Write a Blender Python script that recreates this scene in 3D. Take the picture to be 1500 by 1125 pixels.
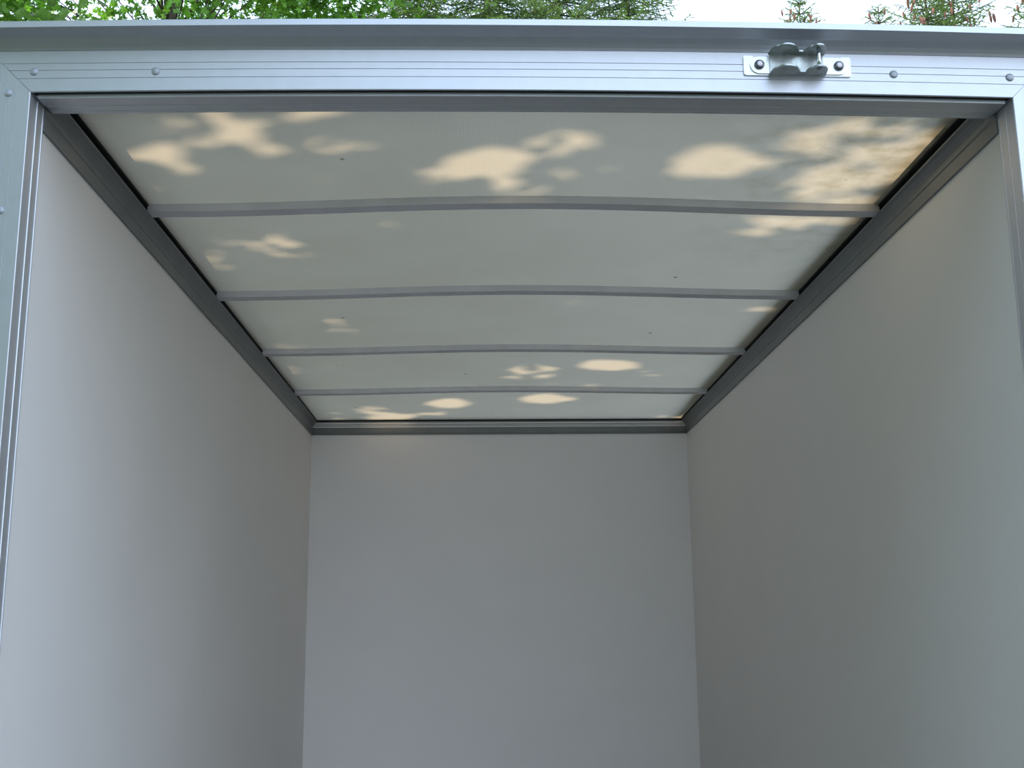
import bpy, math, random
import numpy as np
from mathutils import Matrix, Vector
random.seed(7); rng = np.random.default_rng(7)
for o in list(bpy.data.objects): bpy.data.objects.remove(o)
S = bpy.context.scene; COL = S.collection
Z0 = 2.6216            # height above the ground of the line where the walls meet the roof rails

# ---------------------------------------------------------------- camera, sky, sun, exposure
def rotm(rx, ry, rz):
    return Matrix.Rotation(rz, 3, 'Z') @ Matrix.Rotation(rx, 3, 'X') @ Matrix.Rotation(ry, 3, 'Y')
cam = bpy.data.objects.new('camera', bpy.data.cameras.new('camera')); COL.objects.link(cam)
Rm = rotm(.20980547, .00947981, -.02647175)
Mx = Matrix([[Rm[i][0], Rm[i][2], -Rm[i][1]] for i in range(3)]).to_4x4()
Mx.translation = Vector((-.09278544, -2.15199654, Z0 - 1.01159893))
cam.matrix_world = Mx
cam.data.sensor_width = 36; cam.data.lens = 1679.36 * 36 / 1500; cam.data.clip_start = .05; cam.data.clip_end = 300
S.camera = cam
W = bpy.data.worlds.new('sky'); S.world = W; W.use_nodes = True
nt = W.node_tree; bg = nt.nodes['Background']
tc = nt.nodes.new('ShaderNodeTexCoord'); sx = nt.nodes.new('ShaderNodeSeparateXYZ'); cr = nt.nodes.new('ShaderNodeValToRGB')
nt.links.new(tc.outputs['Generated'], sx.inputs[0]); nt.links.new(sx.outputs['Z'], cr.inputs[0]); nt.links.new(cr.outputs[0], bg.inputs[0])
cr.color_ramp.elements[0].position = 0; cr.color_ramp.elements[0].color = (.78, .885, 1, 1)
cr.color_ramp.elements[1].position = .9; cr.color_ramp.elements[1].color = (.50, .70, 1, 1)
bg.inputs['Strength'].default_value = 2.5
SUN = Vector((-.50, .08, .86)).normalized()      # direction towards the sun
sd = bpy.data.lights.new('sun', 'SUN'); sd.energy = 6.6; sd.angle = math.radians(.85); sd.color = (1, .87, .68)
so = bpy.data.objects.new('sun', sd); COL.objects.link(so); so.location = (-6, 1, 14); so.rotation_euler = SUN.to_track_quat('Z', 'Y').to_euler()
S.view_settings.view_transform = 'Standard'; S.view_settings.look = 'None'; S.view_settings.gamma = 1
S.view_settings.use_curve_mapping = False; S.view_settings.exposure = 0.0

# ---------------------------------------------------------------- materials
def mat(name, col, rough=.5, metal=0.0, noise=0.0, scale=8.0, bump=0.0, bscale=60.0, stretch=(1, 1, 1), transl=0.0, spec=.5, col2=None):
    m = bpy.data.materials.new(name); m.use_nodes = True; n = m.node_tree; p = n.nodes['Principled BSDF']
    p.inputs['Base Color'].default_value = (*col, 1); p.inputs['Roughness'].default_value = rough; p.inputs['Metallic'].default_value = metal
    p.inputs['Specular IOR Level'].default_value = spec
    t = n.nodes.new('ShaderNodeTexCoord'); mp = n.nodes.new('ShaderNodeMapping'); mp.inputs['Scale'].default_value = stretch
    n.links.new(t.outputs['Object'], mp.inputs[0])
    csock = None
    if noise or col2:
        nz = n.nodes.new('ShaderNodeTexNoise'); nz.inputs['Scale'].default_value = scale; nz.inputs['Detail'].default_value = 4
        n.links.new(mp.outputs[0], nz.inputs['Vector'])
        r = n.nodes.new('ShaderNodeValToRGB'); n.links.new(nz.outputs[0], r.inputs[0])
        c2 = col2 or tuple(c * (1 - noise) for c in col)
        r.color_ramp.elements[0].position = .32; r.color_ramp.elements[1].position = .68
        r.color_ramp.elements[0].color = (*c2, 1); r.color_ramp.elements[1].color = (*[min(1, c * (1 + noise)) for c in col], 1)
        csock = r.outputs[0]; n.links.new(csock, p.inputs['Base Color'])
    if bump:
        nb = n.nodes.new('ShaderNodeTexNoise'); nb.inputs['Scale'].default_value = bscale; n.links.new(mp.outputs[0], nb.inputs['Vector'])
        b = n.nodes.new('ShaderNodeBump'); b.inputs['Strength'].default_value = bump; b.inputs['Distance'].default_value = .002
        n.links.new(nb.outputs[0], b.inputs['Height']); n.links.new(b.outputs[0], p.inputs['Normal'])
    if transl:
        tr = n.nodes.new('ShaderNodeBsdfTranslucent'); tr.inputs[0].default_value = (*col, 1)
        if csock: n.links.new(csock, tr.inputs[0])
        mx = n.nodes.new('ShaderNodeMixShader'); mx.inputs[0].default_value = transl
        n.links.new(p.outputs[0], mx.inputs[1]); n.links.new(tr.outputs[0], mx.inputs[2]); n.links.new(mx.outputs[0], n.nodes['Material Output'].inputs[0])
    return m
M_ALU = mat('anodised_aluminium', (.61, .62, .66), .45, .8, .02, 30, .05, 200, (1, 1, 1))
M_ALUE = mat('bright_edge_aluminium', (.84, .88, .92), .3, .5, .02, 40)
M_RAIL = mat('mill_aluminium', (.20, .21, .215), .45, .45, .06, 14, .05, 90)
M_BOW = mat('roof_bow_aluminium', (.74, .72, .75), .5, .3, .05, 14, .05, 120, (1, 1, 1))
M_WALL = mat('white_sandwich_panel', (.80, .765, .74), .5, 0, .012, 3, .06, 160, (1, 1, 1), 0, .35)
M_WALLB = mat('lightened_end_panel', (.90, .88, .88), .5, 0, .012, 3, .06, 160, (1, 1, 1), 0, .35)  # panel white lightened to stand in for light missing on the end wall
M_BLACK = mat('gap_shade_black', (.008, .008, .010), .8, 0, .1, 20)  # black for strips painted where gaps and recesses lie in shade
M_RIVET = mat('rivet_aluminium', (.42, .44, .48), .55, .5, .06, 60)
M_ZINC = mat('zinc_plated_steel', (.44, .47, .46), .34, .85, .28, 45, .12, 120)
M_PLATE = mat('bright_plate_steel', (.88, .90, .92), .30, .5, .03, 60)
M_SCREW = mat('dark_screw_steel', (.22, .23, .25), .35, .9, .1, 90)
M_PIN = mat('polished_pin_steel', (.75, .80, .84), .18, .95)
M_SOCKET = mat('pale_screw_socket', (.75, .68, .72), .4, .3)  # lighter centre of the screw heads
M_FLOOR = mat('brown_film_plywood', (.30, .285, .27), .5, 0, .15, 20)
M_GROUND = mat('gravel_and_grass', (.075, .075, .075), .95, 0, .2, 3, .4, 30, (1, 1, 1), 0, .2, (.045, .055, .04))
M_BARK = mat('grey_brown_bark', (.10, .075, .055), .9, 0, .35, 12, .6, 30, (1, 1, .2))
M_LEAFN = mat('large_green_leaf', (.17, .36, .06), .45, 0, .25, 9, 0, 1, (1, 1, 1), .42)
M_LEAFM = mat('maple_leaf_green', (.13, .30, .025), .5, 0, .5, 1.5, 0, 1, (1, 1, 1), .45)
M_NEEDLE = mat('spruce_needle', (.20, .32, .075), .6, 0, .35, 3.5, 0, 1, (1, 1, 1), .15, .3)
M_CONE = mat('spruce_cone', (.24, .10, .065), .8, 0, .35, 40, .6, 80)
def panel_material():
    m = bpy.data.materials.new('translucent_fibreglass'); m.use_nodes = True; n = m.node_tree; L = n.links
    n.nodes.remove(n.nodes['Principled BSDF']); N = n.nodes.new
    t = N('ShaderNodeTexCoord')
    # glass-fibre weave: fine faint ribs running along the box
    wv = N('ShaderNodeTexWave'); wv.wave_type = 'BANDS'; wv.bands_direction = 'X'; wv.inputs['Scale'].default_value = 42; wv.inputs['Distortion'].default_value = .6
    L.new(t.outputs['Object'], wv.inputs['Vector'])
    nz = N('ShaderNodeTexNoise'); nz.inputs['Scale'].default_value = 3.5; nz.inputs['Detail'].default_value = 5; L.new(t.outputs['Object'], nz.inputs['Vector'])
    r1 = N('ShaderNodeValToRGB'); r1.color_ramp.elements[0].position = .3; r1.color_ramp.elements[1].position = .7
    r1.color_ramp.elements[0].color = (.50, .427, .325, 1); r1.color_ramp.elements[1].color = (.535, .462, .355, 1); L.new(nz.outputs[0], r1.inputs[0])
    m1 = N('ShaderNodeMixRGB'); m1.blend_type = 'MULTIPLY'; m1.inputs[0].default_value = .05; L.new(r1.outputs[0], m1.inputs[1]); L.new(wv.outputs[0], m1.inputs[2])
    # specks of dirt lying on the sheet
    vo = N('ShaderNodeTexVoronoi'); vo.inputs['Scale'].default_value = 7; L.new(t.outputs['Object'], vo.inputs['Vector'])
    sp = N('ShaderNodeValToRGB'); sp.color_ramp.elements[0].position = .035; sp.color_ramp.elements[0].color = (.35, .33, .28, 1); sp.color_ramp.elements[1].position = .06; sp.color_ramp.elements[1].color = (1, 1, 1, 1)
    L.new(vo.outputs['Distance'], sp.inputs[0])
    sel = N('ShaderNodeSeparateColor'); L.new(vo.outputs['Color'], sel.inputs[0])
    gt = N('ShaderNodeMath'); gt.operation = 'GREATER_THAN'; gt.inputs[1].default_value = .68; L.new(sel.outputs[0], gt.inputs[0])
    m2 = N('ShaderNodeMixRGB'); m2.blend_type = 'MULTIPLY'; L.new(gt.outputs[0], m2.inputs[0]); L.new(m1.outputs[0], m2.inputs[1]); L.new(sp.outputs[0], m2.inputs[2])
    # algae film in the right front corner
    sx = N('ShaderNodeSeparateXYZ'); L.new(t.outputs['Object'], sx.inputs[0])
    mx_ = N('ShaderNodeMapRange'); mx_.inputs[1].default_value = .35; mx_.inputs[2].default_value = .95; L.new(sx.outputs['X'], mx_.inputs[0])
    my_ = N('ShaderNodeMapRange'); my_.inputs[1].default_value = 1.5; my_.inputs[2].default_value = .3; L.new(sx.outputs['Y'], my_.inputs[0])
    mm = N('ShaderNodeMath'); mm.operation = 'MULTIPLY'; L.new(mx_.outputs[0], mm.inputs[0]); L.new(my_.outputs[0], mm.inputs[1])
    nd = N('ShaderNodeTexNoise'); nd.inputs['Scale'].default_value = 14; nd.inputs['Detail'].default_value = 6; L.new(t.outputs['Object'], nd.inputs['Vector'])
    rd = N('ShaderNodeValToRGB'); rd.color_ramp.elements[0].position = .42; rd.color_ramp.elements[0].color = (0, 0, 0, 1); rd.color_ramp.elements[1].position = .7; L.new(nd.outputs[0], rd.inputs[0])
    m3f = N('ShaderNodeMath'); m3f.operation = 'MULTIPLY'; L.new(mm.outputs[0], m3f.inputs[0]); L.new(rd.outputs[0], m3f.inputs[1])
    m3 = N('ShaderNodeMixRGB'); L.new(m3f.outputs[0], m3.inputs[0]); L.new(m2.outputs[0], m3.inputs[1]); m3.inputs[2].default_value = (.28, .24, .15, 1)
    df = N('ShaderNodeBsdfDiffuse'); tr = N('ShaderNodeBsdfTranslucent'); L.new(m3.outputs[0], df.inputs[0]); L.new(m3.outputs[0], tr.inputs[0])
    ms = N('ShaderNodeMixShader'); ms.inputs[0].default_value = .5; L.new(df.outputs[0], ms.inputs[1]); L.new(tr.outputs[0], ms.inputs[2])
    L.new(ms.outputs[0], n.nodes['Material Output'].inputs[0]); return m
M_PANEL = panel_material()

# ---------------------------------------------------------------- helpers
def mesh(name, verts, faces, m, smooth=False):
    me = bpy.data.meshes.new(name); me.from_pydata([tuple(map(float, v)) for v in verts], [], faces)
    me.materials.append(m)
    if smooth: me.polygons.foreach_set('use_smooth', [True] * len(me.polygons))
    me.update(); return me
def link(name, me, parent=None, label=None, cat=None, kind=None, group=None, loc=None):
    o = bpy.data.objects.new(name, me); COL.objects.link(o)
    if parent: o.parent = parent
    if loc is not None: o.location = loc
    for k, v in (('label', label), ('category', cat), ('kind', kind), ('group', group)):
        if v: o[k] = v
    return o
def fix(me):
    import bmesh
    b = bmesh.new(); b.from_mesh(me); bmesh.ops.recalc_face_normals(b, faces=b.faces); b.to_mesh(me); b.free(); me.update(); return me
def sweep(name, prof, stations, place, m, smooth=False):
    """closed profile carried through the stations; place(p, s) gives the 3-D point"""
    n = len(prof); V = []; F = []
    for s in stations: V += [place(p, s) for p in prof]
    for k in range(len(stations) - 1):
        for i in range(n):
            j = (i + 1) % n; F.append((k * n + i, k * n + j, (k + 1) * n + j, (k + 1) * n + i))
    F.append(tuple(range(n))); F.append(tuple((len(stations) - 1) * n + i for i in reversed(range(n))))
    return fix(mesh(name, V, F, m, smooth))
def boxm(name, x0, x1, y0, y1, z0, z1, m):
    V = [(x, y, z) for x in (x0, x1) for y in (y0, y1) for z in (z0, z1)]
    F = [(0, 1, 3, 2), (4, 6, 7, 5), (0, 4, 5, 1), (2, 3, 7, 6), (0, 2, 6, 4), (1, 5, 7, 3)]
    return mesh(name, V, F, m)
def join(name, parts, m, smooth=False):
    V = []; F = []
    for v, f in parts:
        o = len(V); V += list(v); F += [tuple(i + o for i in q) for q in f]
    return mesh(name, V, F, m, smooth)
def tube(pts, rad, n=6):
    V = []; F = []; P = [Vector(p) for p in pts]
    for i, p in enumerate(P):
        d = (P[min(i + 1, len(P) - 1)] - P[max(i - 1, 0)]).normalized(); a = d.orthogonal().normalized(); b = d.cross(a)
        r = rad[i] if hasattr(rad, '__len__') else rad
        V += [p + a * r * math.cos(t) + b * r * math.sin(t) for t in [2 * math.pi * k / n for k in range(n)]]
    for i in range(len(P) - 1):
        for k in range(n): j = (k + 1) % n; F.append((i * n + k, i * n + j, (i + 1) * n + j, (i + 1) * n + k))
    F.append(tuple(reversed(range(n)))); F.append(tuple((len(P) - 1) * n + k for k in range(n)))
    return V, F
def lerp(a, b, t): return a + (b - a) * t
L_BOX = 3.8838
# ---------------------------------------------------------------- ground, box floor, walls
link('ground', boxm('ground', -40, 40, -30, 60, -.2, 0, M_GROUND), kind='structure', label='gravel and grass ground round the cargo box')
ZF = Z0 - 2.10
floor_o = link('floor', boxm('floor', -1.045, 1.045, 0, L_BOX + .03, ZF - .12, ZF, M_FLOOR), kind='structure', label='brown floor of the cargo box')
def wall_side(s):
    ny, nz = 90, 60; V = []; F = []
    y0, y1, z0, z1 = .06, L_BOX, ZF, Z0 + .03
    for i in range(ny + 1):
        for j in range(nz + 1):
            y = lerp(y0, y1, i / ny); z = lerp(z0, z1, j / nz); d = 0
            if s < 0:   # dent shaped to stand in for a soft shadow on the left panel
                u = (y - (1.15 + .35 * (z - Z0 + .9))) / .30; w = (z - Z0 + .72) / .55
                d = .0075 * math.exp(-u * u - w * w) - .005 * math.exp(-((u - 1.6) / .8) ** 2 - w * w)
            V.append((s * (1.0 + d), y, z))
    for i in range(ny):
        for j in range(nz):
            a = i * (nz + 1) + j; q = (a, a + 1, a + nz + 2, a + nz + 1); F.append(q if s > 0 else q[::-1])
    me = mesh('wall', V, F, M_WALL, True)
    return me
for s, nm in ((-1, 'wall_left'), (1, 'wall_right')):
    w = link(nm, wall_side(s), kind='structure', label='smooth off-white %s side wall of the cargo box' % ('left' if s < 0 else 'right'))
    a, b = sorted((s * 1.0085, s * 1.034))
    link('outer_skin', boxm('outer_skin', a, b, .052, L_BOX + .03, ZF - .12, Z0 + .08, M_WALL), w)
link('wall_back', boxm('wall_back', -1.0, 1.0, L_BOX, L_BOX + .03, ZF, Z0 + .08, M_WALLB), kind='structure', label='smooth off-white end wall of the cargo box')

# ---------------------------------------------------------------- side rails under the roof (trim), with a black strip for the gap's shade and an outer cap
def side_rail(s, nm):
    P = [(0, 0), (.0065, .0), (.0065, .004), (.0055, .0055), (.0055, .0315), (.0085, .0345), (.0085, .0385), (.0045, .0425), (.006, .049), (.011, .057),
         (.0185, .0645), (.0262, .069), (.0272, .0725), (.004, .0745), (0, .0745)]
    me = sweep('rail', P, [.0757, L_BOX], lambda p, y: (s * (1.0 - p[0]), y, Z0 + p[1]), M_RAIL)
    t = link(nm, me, kind='structure', label='grey aluminium rail between the %s wall and the roof' % ('left' if s < 0 else 'right'))
    gap_shade = [(0, .0745), (.004, .0745), (.004, .089), (.0275, .090), (.0275, .0955), (0, .0955)]  # black strip put where the gap above the rail is only dark
    link('gap_shade', sweep('gap_shade', gap_shade, [.06, L_BOX], lambda p, y: (s * (1.0 - p[0]), y, Z0 + p[1] - (.014 * max(0, (y - 3.15) / .734) if p[1] > .08 else 0)), M_BLACK), t, label='black strip standing in for the shaded gap under the roof sheet')
    cap = [(-.046, -.06), (-.034, -.06), (-.034, .110), (.052, .118), (.056, .124), (.045, .128), (-.046, .128)]
    link('edge_cap', sweep('edge_cap', cap, [.053, L_BOX + .03], lambda p, y: (s * (1.0 - p[0]), y, Z0 + p[1]), M_RAIL), t)
    return t
side_rail(-1, 'trim_1'); side_rail(1, 'trim_2')
# end rail: flat face below, ribbed channel above
P = [(0, 0), (.004, 0), (.004, .0022), (.003, .003), (.004, .0038), (.004, .0085), (.003, .0095), (.004, .0105), (.004, .0375), (.0035, .039), (-.004, .039), (-.004, .046),
     (.001, .047), (.001, .0492), (-.001, .050), (-.001, .0535), (.001, .0545), (.001, .057), (-.002, .058), (-.002, .0655), (.001, .0665), (.001, .0705), (-.004, .072), (-.02, .072), (-.02, 0)]
e = link('trim_3', sweep('end_rail', P, [-.9935, .9935], lambda p, x: (x, L_BOX - p[0], Z0 + p[1]), M_RAIL), kind='structure', label='ribbed grey rail between the end wall and the roof')
link('gap_shade', boxm('gap_shade', -.99, .99, L_BOX - .004, L_BOX + .03, Z0 + .072, Z0 + .080, M_BLACK), e, label='black strip standing in for the shaded gap above the end rail')  # paints the dark gap along the end rail
link('edge_cap', boxm('edge_cap', -1.03, 1.03, L_BOX - .01, L_BOX + .045, Z0 + .112, Z0 + .125, M_RAIL), e)
link('closing_strip', boxm('closing_strip', -1.03, 1.03, L_BOX + .03, L_BOX + .045, Z0 - .06, Z0 + .112, M_RAIL), e)

# ---------------------------------------------------------------- roof sheet and its cross bows
BOWS = [.735, 1.536, 2.342, 3.145]
def crown(x): return .5 + .5 * math.cos(math.pi * min(1, abs((x - .03) / 1.0)))
def amp(y):
    return float(np.interp(y, [0, .735, 1.536, 2.342, 3.145, L_BOX], [.026, .0235, .0195, .016, .0135, .001]))
def base(y): return float(np.interp(y, [0, 3.2, L_BOX, L_BOX + .02], [.0945, .0945, .0800, .0800]))
nx, ny = 60, 90; V = []; F = []
for j in range(ny + 1):
    y = lerp(.090, L_BOX + .02, j / ny)
    for i in range(nx + 1):
        x = lerp(-1.0, 1.0, i / nx); V.append((x, y, Z0 + base(y) + amp(y) * crown(x)))
for j in range(ny):
    for i in range(nx): a = j * (nx + 1) + i; F.append((a, a + nx + 1, a + nx + 2, a + 1))
ceil = link('ceiling', mesh('roof_sheet', V, F, M_PANEL, True), kind='structure', label='translucent cream fibreglass roof sheet dappled with sunlight')
for y in BOWS:
    xs = [lerp(-.975, .975, i / 48) for i in range(49)]
    pr = [(0, 0), (.044, 0), (.044, .0215), (.040, .0215), (.040, .0035), (.004, .0035), (.004, .0215), (0, .0215)]
    pr = [(0, 0), (.045, 0), (.045, .0215), (0, .0215)]
    me = sweep('roof_bow', pr, xs, lambda p, x: (x, y + p[0], Z0 + .0722 + p[1] + amp(y) * crown(x) + (.0006 if p[1] < .01 else 0)), M_BOW)
    link('roof_bow', me, ceil)

# ---------------------------------------------------------------- doorway frame: header, jambs, drip rail, rivets
XI = .9972
def zh(x): return .0465 + .0105 * (1 - min(1, x * x)) - .0034 * x
def groove(v): return [(v - .0011, 0), (v - .0006, .0014), (v + .0006, .0014), (v + .0011, 0)]
face = [(0, .0016), (.0006, .0006), (.0016, 0)] + groove(.0286) + groove(.046) + groove(.061) + [(.0875, 0), (.0885, .001)]
door = link('door_1', None, kind='structure', label='silver aluminium doorway frame with mitred corners and rivets', loc=(0, 0, 0))
hp = face + [(.0885, .098), (.002, .098), (.002, .0215), (.0028, .021), (.0028, .003), (0, .003)]
ns = 40
me = sweep('frame_header', hp, [i / ns * 2 - 1 for i in range(ns + 1)], lambda p, t: (t * (XI + p[0] - .0009), p[1], Z0 + zh(t) + p[0]), M_ALU)
link('frame_header', me, door)
me = sweep('header_flange', [(-.0030, .0215), (-.0030, .0205), (-.0024, .0198), (.004, .0198), (.004, .0980), (-.0012, .0980),
     (-.0003, .090), (.0007, .0885), (.0007, .0845), (-.0003, .084), (-.0003, .0625), (.0007, .0620), (.0007, .058), (-.0003, .0575)][:6], [i / ns * 2 - 1 for i in range(ns + 1)],
     lambda p, t: (t * .989, p[1], Z0 + zh(t) + p[0]), M_ALU)
link('header_flange', me, door)
me = sweep('header_recess_shade', [(.0022, .0026), (.0022, .0199), (.006, .0199), (.006, .0026)], [i / ns * 2 - 1 for i in range(ns + 1)], lambda p, t: (t * .995, p[1], Z0 + zh(t) + p[0]), M_BLACK)  # black filler painting the shade inside the header recess
link('header_recess_shade', me, door, label='black strip standing in for the shade in the header recess')
me = sweep('header_edge', [(-.0055, .0160), (-.0050, .0157), (.0022, .0157), (.0022, .0185), (-.0050, .0185), (-.0055, .0180)], [i / ns * 2 - 1 for i in range(ns + 1)], lambda p, t: (t * .988, p[1], Z0 + zh(t) + p[0]), M_ALUE)
link('header_edge', me, door, label='bright thin metal edge')
for yy in (.0600, .0865):
    me = sweep('flange_rib', [(-.0037 + (yy - .02) * .023, yy), (-.0037 + (yy - .02) * .023, yy + .0012), (.001, yy + .002), (.001, yy)], [i / ns * 2 - 1 for i in range(ns + 1)], lambda p, t: (t * .985, p[1], Z0 + zh(t) + p[0]), M_ALUE)
    link('flange_rib', me, door)
for s in (-1, 1):
    jp = face + [(.0885, .05), (.012, .05), (.012, .0755), (.0, .0755)]
    me = sweep('frame_jamb', jp, [0, 1], lambda p, t: (s * (XI + p[0]), p[1], Z0 + zh(s) + p[0] if t else ZF - .12), M_ALU)
    link('frame_jamb', me, door)
    h = .0013 if s < 0 else .0003
    if s < 0:
        for v in (.0286, .046, .061):  # bright strips painting the light that the left jamb's grooves catch
            me = sweep('groove_glint', [(v - .0008, .001), (v - .0006, -.0005), (v + .0004, -.0005), (v + .0009, .001)], [0, 1], lambda p, t: (s * (XI + p[0]), p[1], Z0 + zh(s) + p[0] - .001 if t else ZF - .12), M_ALUE)
            link('groove_glint', me, door, label='bright strip standing in for light caught by a jamb groove')
    for yy in (.037, .069):
        me = sweep('jamb_rib', [(-h, yy), (-h, yy + .0012), (.001, yy + .0025), (.001, yy - .0004)], [0, 1], lambda p, t: (s * (XI + p[0]), p[1], Z0 + zh(s) - .002 if t else ZF), M_ALUE if s < 0 else M_ALU)
        link('jamb_rib', me, door)
dp = [(0.002, .0), (-.0005, .0012), (-.003, .0050), (-.009, .0115), (-.019, .0195), (-.033, .0245), (-.049, .0270), (-.0505, .0280), (-.0505, .0405), (-.049, .042), (-.02, .046), (.13, .052), (.14, .046), (.14, .02), (.06, 0)]
me = sweep('drip_rail', dp, [i / ns * 2 - 1 for i in range(ns + 1)], lambda p, t: (t * 1.095, p[0], Z0 + zh(t) + .0885 + p[1] - .004 * (abs(t) ** 2) * (p[1] > .02)), M_ALU)
link('drip_rail', me, door)
# rivet heads: low domes
def dome(r, h, n=16, rings=4):
    V = [(0, -h, 0)]; F = []
    for k in range(1, rings + 1):
        a = k / rings * math.pi / 2; rr = r * math.sin(a); hh = h * math.cos(a)
        V += [(rr * math.cos(2 * math.pi * i / n), -hh, rr * math.sin(2 * math.pi * i / n)) for i in range(n)]
    for i in range(n): F.append((0, 1 + i, 1 + (i + 1) % n))
    for k in range(rings - 1):
        for i in range(n): a = 1 + k * n + i; b = 1 + k * n + (i + 1) % n; F.append((a, a + n, b + n, b))
    return fix(mesh('dome', V, F, M_RIVET, True))
rv = dome(.0088, .0042)
for x, z in [(-.9935, .0944), (-.7505, .096), (.7548, .0942), (.9955, .0881), (-1.0414, .0482), (-1.0371, -.2007), (-1.0371, -.45), (-1.0371, -.7), (1.0414, .0445), (1.0371, -.2), (1.0371, -.45)]:
    link('rivet', rv, door, loc=(x, 0, Z0 + z))

# ---------------------------------------------------------------- latch bracket on the header
lat = link('latch_bracket', None, label='zinc plated steel latch bracket with a pin, screwed to the doorway header', cat='latch', loc=(.5555, 0, Z0 + .110))
XL, ZL = .5555, .110
def prism(name, outline, y0, y1, m, bev=0):
    n = len(outline); V = [(x, y0, z) for x, z in outline] + [(x, y1, z) for x, z in outline]
    F = [tuple(range(n)), tuple(reversed(range(n, 2 * n)))] + [(i, i + n, (i + 1) % n + n, (i + 1) % n) for i in range(n)]
    return fix(mesh(name, V, F, m))
def arc(cx, cz, r, a0, a1, n=8): return [(cx + r * math.cos(math.radians(lerp(a0, a1, i / n))), cz + r * math.sin(math.radians(lerp(a0, a1, i / n)))) for i in range(n + 1)]
tl = -.0022   # the plate follows the slight fall of the header
hw, hh = .1105, .0215
out = arc(hw - .004, hh - .004, .004, 0, 90, 4) + [(hw - .018, hh), (hw - .021, hh - .003), (-hw + .021, hh - .003), (-hw + .018, hh)] + arc(-hw + .004, hh - .004, .004, 90, 180, 4) + \
      arc(-hw + .005, -hh + .005, .005, 180, 270, 4) + arc(hw - .005, -hh + .005, .005, 270, 360, 4)
sk = lambda q: [(x, z - .016 * x) for x, z in q]
link('mounting_plate', prism('mounting_plate', sk(out), 0, -.0035, M_PLATE), lat, label='bright flat mounting plate')
SX = [-.079, .0845]
ears = arc(SX[0], 0, .0185, 90, 270, 12) + arc(SX[1], 0, .0185, -90, 90, 12)
link('web_plate', prism('web_plate', sk(ears), -.0035, -.0065, M_PLATE), lat, label='bright round ended web plate')
# channel: back web and two scalloped flanges standing out towards the camera
wb = [(-.058, -.0205), (.052, -.0205), (.052, .0245), (-.058, .0245)]
link('channel_web', prism('channel_web', sk(wb), -.0065, -.0095, M_ZINC), lat, label='mottled zinc channel web')
def flange(zc, dep, name):
    # outline in plan: two round lobes and a narrow waist
    pts = []
    n = 44
    for i in range(n + 1):
        x = lerp(-.060, .056, i / n)
        l1 = (x + .030) / .031; l2 = (x - .034) / .0245
        d = .0225
        if abs(l1) < 1: d = max(d if abs(x + .002) < .03 else .008, .008 + (dep - .008) * math.sqrt(1 - l1 * l1))
        if abs(l2) < 1: d = max(d if abs(x - .002) < .012 else .008, .008 + (dep - .008) * math.sqrt(1 - l2 * l2))
        if i in (0, n): d = .008
        pts.append((x, -d))
    V = []; N = len(pts) + 2; o = [(-.060, -.0065)] + pts + [(.056, -.0065)]
    for z in (zc - .0016, zc + .0016): V += [(x, y, z - .016 * x) for x, y in o]
    F = [tuple(range(N)), tuple(reversed(range(N, 2 * N)))] + [(i, i + N, (i + 1) % N + N, (i + 1) % N) for i in range(N)]
    link(name, fix(mesh(name, V, F, M_ZINC)), lat)
flange(.0245, .052, 'upper_flange'); flange(-.0205, .049, 'lower_flange')
V, F = tube([(.036, -.0375, .0262), (.0345, -.0385, 0), (.034, -.0375, -.0215)], .0042, 12)
link('pin', mesh('pin', V, F, M_PIN, True), lat, label='polished upright pin between the two flanges')
V, F = tube([(.034, -.0375, -.0225), (.034, -.0375, -.0240)], [.0056, .0045], 12)  # dark disc painted in for the shaded hole under the pin
link('pin_hole_dark', mesh('pin_hole_dark', V, F, M_SCREW), lat, label='dark disc standing in for the shaded hole in the lower flange')
for x in SX:
    z = -.016 * x
    sc = link('screw', None, lat, loc=(x, -.0065, z))
    hd = [(0, .0)]
    V, F = tube([(0, 0, 0), (0, -.003, 0), (0, -.0058, 0), (0, -.0070, 0)], [.0104, .0102, .0086, .0062], 18)
    link('screw_head', mesh('screw_head', V, F, M_SCREW, True), sc, label='dark domed screw head')
    V, F = tube([(0, -.006, 0), (0, -.0078, 0)], [.0054, .0050], 6)
    link('hex_socket', mesh('hex_socket', V, F, M_SOCKET), sc)
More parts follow.
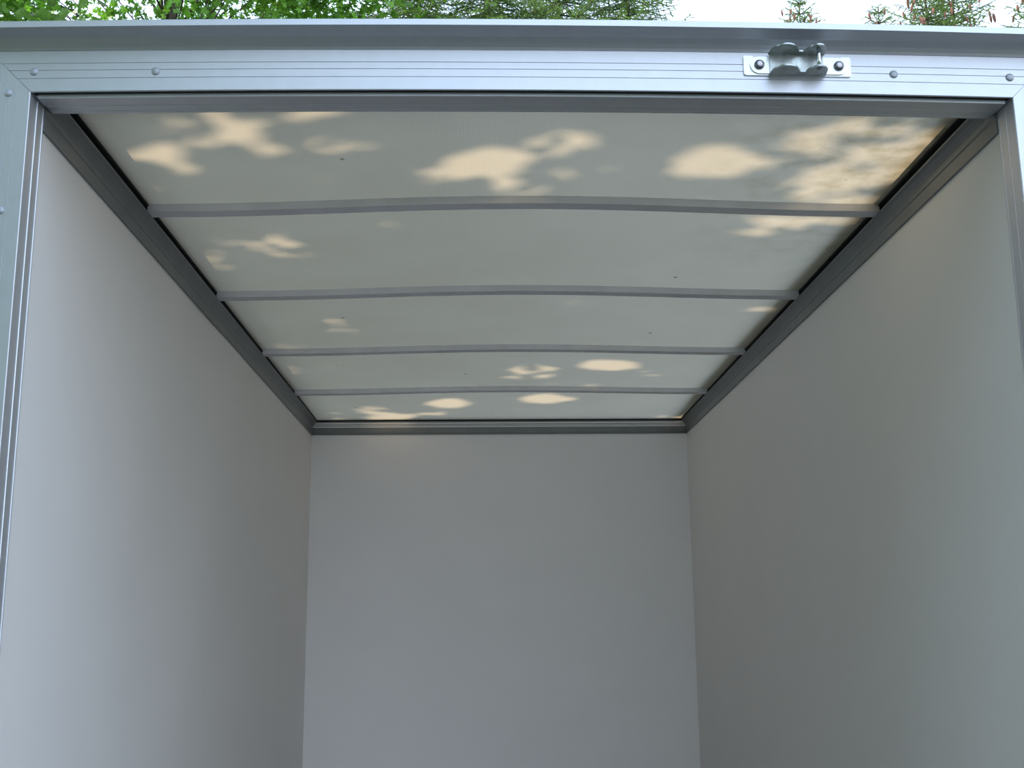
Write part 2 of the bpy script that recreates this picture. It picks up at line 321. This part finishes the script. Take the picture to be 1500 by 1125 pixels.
# ---------------------------------------------------------------- foliage helpers (numpy)
def rand_dirs(n):
    v = rng.normal(size=(n, 3)); return v / np.linalg.norm(v, axis=1)[:, None]
def big_mesh(name, V, F, m):
    me = bpy.data.meshes.new(name); V = np.asarray(V, dtype=np.float32); F = np.asarray(F, dtype=np.int32); k = F.shape[1]
    me.vertices.add(len(V)); me.vertices.foreach_set('co', V.ravel()); me.loops.add(F.size); me.loops.foreach_set('vertex_index', F.ravel())
    me.polygons.add(len(F)); me.polygons.foreach_set('loop_start', np.arange(0, F.size, k, dtype=np.int32)); me.polygons.foreach_set('loop_total', np.full(len(F), k, dtype=np.int32))
    me.materials.append(m); me.update(calc_edges=True); me.validate(); return me
def leaf_cloud(P, size, tilt=.8):
    """one six-sided folded leaf at every point; returns verts, quads"""
    n = len(P); nrm = rand_dirs(n) * tilt + np.array([0, 0, 1.0]); nrm /= np.linalg.norm(nrm, axis=1)[:, None]
    a = np.cross(nrm, rand_dirs(n)); a /= np.linalg.norm(a, axis=1)[:, None]; b = np.cross(nrm, a)
    s = (size * rng.uniform(.65, 1.25, n))[:, None]
    base = P - a * s * .5; tip = P + a * s * .55; droop = nrm * s * .10
    v = [base, P - a * s * .22 + b * s * .40 + droop, P + a * s * .25 + b * s * .34 + droop, tip, P + a * s * .25 - b * s * .34 + droop, P - a * s * .22 - b * s * .40 + droop]
    V = np.stack(v, 1).reshape(-1, 3); i = np.arange(n)[:, None] * 6
    F = np.concatenate([i + [0, 1, 2, 3], i + [0, 3, 4, 5]], 0); return V, F
def maple_cloud(P, size):
    """five-lobed leaves as two quads and a point: star outline"""
    n = len(P); nrm = rand_dirs(n) * .9 + np.array([0, -.1, .8]); nrm /= np.linalg.norm(nrm, axis=1)[:, None]
    a = np.cross(nrm, rand_dirs(n)); a /= np.linalg.norm(a, axis=1)[:, None]; b = np.cross(nrm, a)
    s = (size * rng.uniform(.7, 1.25, n))[:, None]; out = []
    for ang, L in ((0, .62), (58, .55), (-58, .55), (118, .38), (-118, .38)):
        t = math.radians(ang); d = a * math.cos(t) + b * math.sin(t); e = -a * math.sin(t) + b * math.cos(t)
        out += [P - d * s * .08, P + d * s * L * .5 + e * s * .14 + nrm * s * .05, P + d * s * L, P + d * s * L * .5 - e * s * .14 + nrm * s * .05]
    V = np.stack(out, 1).reshape(-1, 3); i = np.arange(n)[:, None] * 20
    F = np.concatenate([i + [0, 1, 2, 3], i + [4, 5, 6, 7], i + [8, 9, 10, 11], i + [12, 13, 14, 15], i + [16, 17, 18, 19]], 0); return V, F
def branches(root, ends, r0, r1):
    parts = []
    for e in ends:
        a = Vector(root); b = Vector(e); m_ = (a + b) / 2 + Vector((random.uniform(-.3, .3), random.uniform(-.3, .3), .25)); parts.append(tube([a, m_, b], [r0, (r0 + r1) / 2, r1], 6))
    return parts

# ---------------------------------------------------------------- the tree beside the box, its crown hanging over the roof
lin = link('overhanging_tree', None, label='broad large-leaved tree at the far left, its leaves hanging nearest the roof edge', cat='tree', loc=(0, 0, 0))
TR = (-5.6, 3.0)
V, F = tube([(TR[0], TR[1], -.1), (TR[0] + .05, TR[1], 2), (TR[0] - .05, TR[1] + .05, 4), (TR[0] + .2, TR[1], 6.4), (TR[0] + .3, TR[1], 8.5)], [.26, .2, .17, .13, .06], 12)
link('trunk', mesh('trunk', V, F, M_BARK, True), lin)
ends = [(-2.6, 1.6, 6.3), (-2.9, 3.6, 6.6), (-1.6, 2.6, 6.7), (-3.4, .4, 6.6), (-6.5, 5.4, 7), (-7.6, 2.2, 6.8), (-5.8, .2, 6.8), (-2.0, .6, 6.5), (-3.2, 3.9, 5.6)]
link('branch', join('branch', [tube([(TR[0], TR[1], 4.2), ((TR[0] + e[0]) / 2, (TR[1] + e[1]) / 2, (4.2 + e[2]) / 2 + .35), e], [.09, .06, .018], 6) for e in ends], M_BARK, True), lin)
DAPPLES = [(-0.076, 0.514, 0.093, 0.084, 1), (0.005, 0.688, 0.068, 0.034, 0.8), (-0.188, 0.576, 0.034, 0.036, 0.4), (0.114, 0.405, 0.065, 0.051, 0.9), (0.183, 0.575, 0.049, 0.04, 0.5), (0.47, 0.487, 0.071, 0.083, 0.95), (0.533, 0.504, 0.043, 0.059, 0.9), (0.582, 0.457, 0.042, 0.049, 0.5), (0.745, 0.62, 0.05, 0.064, 0.9), (0.77, 0.556, 0.052, 0.053, 0.9), (0.813, 0.499, 0.068, 0.038, 0.7), (0.854, 0.415, 0.05, 0.036, 0.7), (0.791, 0.251, 0.07, 0.036, 0.8), (0.693, 0.318, 0.072, 0.034, 0.6), (0.767, 0.403, 0.05, 0.024, 0.6), (0.937, 0.415, 0.042, 0.071, 0.9), (0.932, 0.336, 0.032, 0.038, 0.7), (0.935, 0.279, 0.025, 0.036, 0.5), (0.941, 0.52, 0.043, 0.043, 0.8), (0.874, 0.634, 0.045, 0.037, 0.7), (0.638, 0.416, 0.041, 0.024, 0.4), (0.84, 0.732, 0.055, 0.025, 0.6), (0.917, 0.742, 0.03, 0.02, 0.5), (0.412, 0.543, 0.026, 0.026, 0.4), (-0.86, 0.392, 0.035, 0.027, 0.9), (-0.908, 0.433, 0.032, 0.016, 0.8), (-0.845, 0.44, 0.029, 0.016, 0.7), (-0.827, 0.516, 0.02, 0.021, 0.7), (-0.636, 0.293, 0.046, 0.029, 0.9), (-0.617, 0.353, 0.044, 0.023, 0.8), (-0.72, 0.323, 0.039, 0.022, 0.6), (-0.761, 0.361, 0.028, 0.015, 0.5), (-0.446, 0.207, 0.042, 0.024, 1), (-0.541, 0.232, 0.045, 0.017, 0.6), (-0.724, 0.243, 0.027, 0.018, 0.5), (-0.785, 0.243, 0.03, 0.014, 0.45), (-0.459, 0.391, 0.032, 0.027, 0.7), (-0.365, 0.367, 0.029, 0.031, 0.35), (-0.603, 0.407, 0.023, 0.016, 0.5), (-0.941, 0.636, 0.024, 0.018, 0.4), (-0.673, 0.215, 0.022, 0.017, 0.4), (-0.685, 1.092, 0.056, 0.043, 0.7), (-0.684, 1.181, 0.045, 0.045, 0.7), (-0.694, 1.032, 0.02, 0.047, 0.6), (-0.783, 1.08, 0.04, 0.036, 0.5), (-0.921, 1.142, 0.041, 0.031, 0.6), (-0.924, 1.26, 0.042, 0.024, 0.6), (-0.926, 1.207, 0.025, 0.013, 0.6), (0.677, 0.964, 0.036, 0.029, 0.7), (0.769, 0.952, 0.028, 0.029, 0.7), (0.757, 0.873, 0.048, 0.022, 0.5), (0.853, 0.907, 0.049, 0.022, 0.5), (0.892, 0.874, 0.039, 0.016, 0.5), (0.68, 0.873, 0.038, 0.016, 0.4), (-0.936, 2.243, 0.032, 0.033, 0.7), (-0.894, 2.31, 0.06, 0.045, 0.7), (-0.61, 1.939, 0.05, 0.029, 0.3), (-0.63, 2.098, 0.065, 0.026, 0.4), (0.868, 1.777, 0.049, 0.027, 0.5), (0.452, 2.697, 0.113, 0.091, 1), (0.144, 2.786, 0.091, 0.054, 0.6), (0.104, 2.926, 0.124, 0.057, 0.5), (-0.751, 2.626, 0.058, 0.038, 0.5), (-0.956, 2.635, 0.035, 0.051, 0.6), (-0.938, 2.741, 0.041, 0.04, 0.5), (0.649, 2.822, 0.092, 0.055, 0.3), (0.335, 3.11, 0.097, 0.046, 0.4), (-0.593, 3.825, 0.101, 0.097, 1), (-0.668, 3.632, 0.07, 0.073, 0.7), (-0.269, 3.496, 0.089, 0.087, 1), (-0.382, 3.695, 0.088, 0.075, 0.5), (0.213, 3.419, 0.109, 0.085, 1), (-0.906, 3.797, 0.057, 0.115, 0.5), (0.623, 3.958, 0.112, 0.061, 0.2), (0.9, 3.823, 0.055, 0.098, 0.4)]
n = 90000
P = np.stack([rng.uniform(-4.4, .55, n), rng.uniform(-.9, 5.2, n), rng.uniform(5.55, 6.9, n)], 1)
P = P[P[:, 2] > 1.95 + .62 * (P[:, 1] + 2.152)]                    # the crown's underside rises away from the box
t = (P[:, 2] - (Z0 + .105)) / SUN.z; hx = P[:, 0] - SUN.x * t; hy = P[:, 1] - SUN.y * t
keep = np.ones(len(P), bool)
for (dx, dy, rx, ry, s_) in DAPPLES:
    g = .026 if dx < -.35 and dy < 1.5 else .034                               # sunlit gaps between the leaves
    q = ((hx - dx) / (rx * 1.0 + g)) ** 2 + ((hy - dy) / (ry * 1.0 + g)) ** 2
    keep &= ~((q < 1) & (rng.uniform(size=len(P)) < .62 + .38 * s_))
P = P[keep]
V1, F1 = leaf_cloud(P, .075, .7)
n = 6000                                                           # the rest of the crown, round the trunk and above
d = rand_dirs(n) * rng.uniform(.55, 1, n)[:, None] ** .5; Q = d * [3.0, 3.0, 2.2] + [TR[0] - .3, TR[1], 7.4]
Q = Q[(Q[:, 2] > 1.95 + .62 * (Q[:, 1] + 2.152)) | (Q[:, 0] < -.60 * (Q[:, 1] + 2.152) - .1)]; Q = Q[(Q[:, 0] < -4.2)]
V2, F2 = leaf_cloud(Q, .13)
link('foliage', big_mesh('foliage', np.concatenate([V1, V2]), np.concatenate([F1, F2 + len(V1)]), M_LEAFN), lin, kind='stuff')
# single large leaves of the lowest bough, nearest the lens
def big_leaf():
    V = []; F = []; n = 7
    for i in range(n + 1):
        u = i / n; w = .36 * math.sin(math.pi * u ** .72) * (1 - .12 * u); z = -.16 * u * u
        V += [(u, -w, z + .07), (u, -w * .5, z + .03), (u, 0, z), (u, w * .5, z + .03), (u, w, z + .07)]
    for i in range(n):
        for k in range(4): a = i * 5 + k; F.append((a, a + 5, a + 6, a + 1))
    return mesh('leaf', V, F, M_LEAFN, True)
lm_ = big_leaf()
for k in range(230):
    y = random.uniform(3.1, 4.7); D_ = y + 2.152
    sl = random.uniform(-.56, -.352) if k > 60 else random.uniform(-.47, -.40)
    x = -.093 + sl * D_; e_ = random.uniform(.545, .66) if sl > -.40 else random.uniform(.50, .66)
    o = link('leaf', lm_, lin, loc=(x, y, 1.61 + e_ * D_)); sc = random.uniform(.055, .115); o.scale = (sc, sc, sc)
    o.rotation_euler = (random.uniform(-.9, .9), random.uniform(-.2, 1.0), random.uniform(0, 6.28))
tw = []
for k in range(16):
    y = random.uniform(3.2, 4.6); D_ = y + 2.152; x = -.093 - random.uniform(.37, .5) * D_; z = 1.61 + .59 * D_
    tw.append(tube([(-3.2, 3.9, 5.6), ((x - 3.2) / 2, (y + 3.9) / 2, (z + 5.7) / 2), (x, y, z)], [.012, .007, .003], 5))
link('twig', join('twig', tw, M_BARK, True), lin)

# ---------------------------------------------------------------- unseen leafy screen on the left, added to block light
hg = link('shade_hedge', None, label='tall dark green leafy screen added out of view to block light from the left', cat='shade_hedge', loc=(-2.75, -4.5, 0))
n = 40000; P = np.stack([rng.uniform(-.7, .7, n), rng.uniform(-5.5, 3.2, n), rng.uniform(.05, 7.2, n)], 1)
V, F = leaf_cloud(P, .20, 1.5); link('foliage', big_mesh('foliage', V, F, M_LEAFN), hg, kind='stuff')
link('stems', join('stems', [tube([(0, y, -.05), (random.uniform(-.2, .2), y, 6.9)], [.05, .01], 6) for y in (-5, -4, -3, -2, -1, 0, 1, 2)], M_BARK), hg)

# ---------------------------------------------------------------- maple behind the box
mp_ = link('maple_tree', None, label='leafy maple with small bright leaves behind the left half of the roof edge', cat='tree')
bx, by = -4.9, 14.0
V, F = tube([(bx, by, -.1), (bx + .1, by, 3), (bx - .1, by, 6), (bx + .1, by + .1, 9.5), (bx, by, 13)], [.30, .22, .16, .08, .03], 12)
link('trunk', mesh('trunk', V, F, M_BARK, True), mp_)
C_ = []; br = []
for k in range(210):
    d = rand_dirs(1)[0]; r = random.uniform(.55, 1) ** .6; c = np.array([bx - .1, by, 10.6]) + d * r * [3.75, 3.0, 3.9]
    C_.append(c)
    if k % 2 == 0: br.append(tube([(bx, by, max(3, c[2] - 2.2)), tuple((np.array([bx, by, c[2] - .9]) + c) / 2), tuple(c)], [.018, .010, .005], 5))
link('branch', join('branch', br, M_BARK, True), mp_)
C_ = np.array(C_)
P = C_[rng.integers(0, len(C_), 48000)] + rng.normal(size=(48000, 3)) * [.34, .34, .26]
V, F = maple_cloud(P, .125)
link('foliage', big_mesh('foliage', V, F, M_LEAFM), mp_, kind='stuff')

# ---------------------------------------------------------------- spruces
def needles(p0, p1, n, nl, w):
    """needles set round a twig from p0 to p1"""
    p0 = np.array(p0); d = np.array(p1) - p0; ln = np.linalg.norm(d); u = d / ln
    a = np.cross(u, [.3, .2, .9]); a /= np.linalg.norm(a); b = np.cross(u, a)
    t = rng.uniform(0, 1, n)[:, None]; ph = rng.uniform(0, 6.283, n)[:, None]
    q = p0 + d * t; o = a * np.cos(ph) + b * np.sin(ph); tip = q + (o * .75 + u * .65) * nl; side = np.cross(o, u) * w
    return np.stack([q - side, q + side, tip], 1).reshape(-1, 3)
def spruce(name, H, ratio, ncone, fine, dens=1.0):
    root = link(name, None)
    V, F = tube([(0, 0, -.1), (0, 0, H * .5), (0, 0, H * .85), (0, 0, H)], [.20, .11, .035, .006], 8)
    link('trunk', mesh('trunk', V, F, M_BARK, True), root)
    T = []; wood = []; cones = []
    z = H - .12
    T.append(needles((0, 0, H - .35), (0, 0, H + .02), 90, .022, .0022))
    while z > 2.2:
        dist = H - z; near = dist < fine
        R = min(1.9, ratio * dist ** .92 + .08); nb = 7 if near else 6; off = random.uniform(0, 6)
        for k in range(nb):
            a = off + k * 6.283 / nb + random.uniform(-.25, .25); r = R * random.uniform(.75, 1.12); rise = r * (.55 if dist < 1 else .25 if dist < 2.2 else -.05)
            dv = np.array([math.cos(a), math.sin(a), 0]); p0 = np.array([0, 0, z]); p2 = p0 + dv * r + [0, 0, rise]; pm = (p0 + p2) / 2 - [0, 0, .10 * r]
            wood.append(tube([p0, pm, p2], [.008 + .004 * dist ** .5, .006, .003], 4))
            def pt(s): return (1 - s) ** 2 * p0 + 2 * s * (1 - s) * (2 * pm - (p0 + p2) / 2) + s * s * p2
            m_ = int(max(3, r / (.058 if near else .17)) * dens)
            for q in range(m_ + 1):
                s = (q + 1) / (m_ + 1); c = pt(s); side = 1 if q % 2 else -1; tl_ = (.10 + .30 * min(1, r) * (1.1 - s)) * random.uniform(.6, 1.1)
                if not near: tl_ = .22 + .35 * (1.1 - s)
                w = np.array([-dv[1], dv[0], 0]) * side
                e = c + (dv * .75 + w * .75) * tl_ + [0, 0, random.uniform(-.10, .05) * (1 if dist > 1.5 else .2) - (.25 * tl_ if dist > 1.8 else 0)]
                if near:
                    T.append(needles(c, e, int(26 + tl_ * 260), .024, .0046))
                    wood.append(tube([c, e], [.0035, .0015], 3))
                    if tl_ > .16:
                        mid = c + (e - c) * .5; e2 = mid + (dv * .9 - w * .35) * tl_ * .5; T.append(needles(mid, e2, int(16 + tl_ * 140), .024, .0046))
                else: T.append(needles(c, e, 26, .075, .010))
                if near and dist > .15 and len(cones) < ncone and s > .45 and random.random() < .16: cones.append(e - [0, 0, .0])
            if near: T.append(needles(pt(.25), p2, int(50 + r * 120), .024, .0046))
        z -= random.uniform(.16, .24) if near else .42
    link('branch', join('branch', wood, M_BARK), root)
    V = np.concatenate(T); F = np.arange(len(V)).reshape(-1, 3)
    link('needles', big_mesh('needles', V, F, M_NEEDLE), root, kind='stuff')
    for c in cones:
        o = link('cone', CONE, root, loc=tuple(c)); o.rotation_euler = (random.uniform(-.25, .25), random.uniform(-.25, .25), random.uniform(0, 6)); s = random.uniform(1.0, 1.35); o.scale = (s, s, s)
    return root
def cone_mesh():
    V = []; F = []; n = 8; prof = [(0, 0), (.010, -.006), (.016, -.022), (.0175, -.045), (.0165, -.070), (.0125, -.098), (.006, -.116), (.001, -.120)]
    for k, (r, z) in enumerate(prof):
        for i in range(n): a = 6.283 * (i + .5 * (k % 2)) / n; rr = r * (1.0 + .12 * (i % 2)); V.append((rr * math.cos(a), rr * math.sin(a), z))
    for k in range(len(prof) - 1):
        for i in range(n): j = (i + 1) % n; F.append((k * n + i, k * n + j, (k + 1) * n + j, (k + 1) * n + i))
    return fix(mesh('cone', V, F, M_CONE))
CONE = cone_mesh()
def copy_tree(o):
    c = o.copy(); COL.objects.link(c)
    for ch in list(o.children): d = ch.copy(); COL.objects.link(d); d.parent = c
    return c
A = spruce('spruce_tree', 14.0, .50, 34, 3.4, 1.15)          # full crown
B = spruce('spruce_tree', 12.9, .42, 40, 2.2, 1.15)           # slender, top in view
def put(o, x, y, rz, H, H0, label):
    o.location = (x, y, 0); o.rotation_euler = (0, 0, rz); s = H / H0; o.scale = (s, s, s); o['label'] = label; o['category'] = 'tree'; o['group'] = 'spruces behind the box'
YS = 15.85
spots = [(A, -1.15, YS, .3, 14.6, 'dense spruce next to the maple, leftmost of the spruces'),
         (A, .02, YS + .4, 1.9, 15.1, 'dense spruce behind the middle of the roof edge, its dark trunk showing'),
         (A, 1.25, YS + .1, 3.1, 14.6, 'dense spruce second from the wide gap of open sky, on its left side'),
         (A, 2.45, YS, 4.4, 13.9, 'cone-hung spruce bordering the wide gap of open sky on its left side'),
         (B, 5.44, YS, .2, 12.30, 'lone slender spruce tip above the latch bracket, hung with cones'),
         (B, 6.82, YS, 2.0, 12.13, 'lowest and smallest spruce tip, right of the latch bracket'),
         (B, 7.80, YS + .3, 3.3, 13.25, 'bushy spruce with reddish cones right of the smallest spruce tip'),
         (B, 8.55, YS + .9, 4.6, 13.75, 'spruce second from the right corner of the frame'),
         (B, 9.75, YS + .1, 5.5, 13.0, 'spruce above the right corner of the frame, rightmost of all')]
used = set()
for pr_, x, y, rz, H, lab in spots:
    o = pr_ if id(pr_) not in used else copy_tree(pr_); used.add(id(pr_))
    put(o, x, y, rz, H, 14.0 if pr_ is A else 12.9, lab)
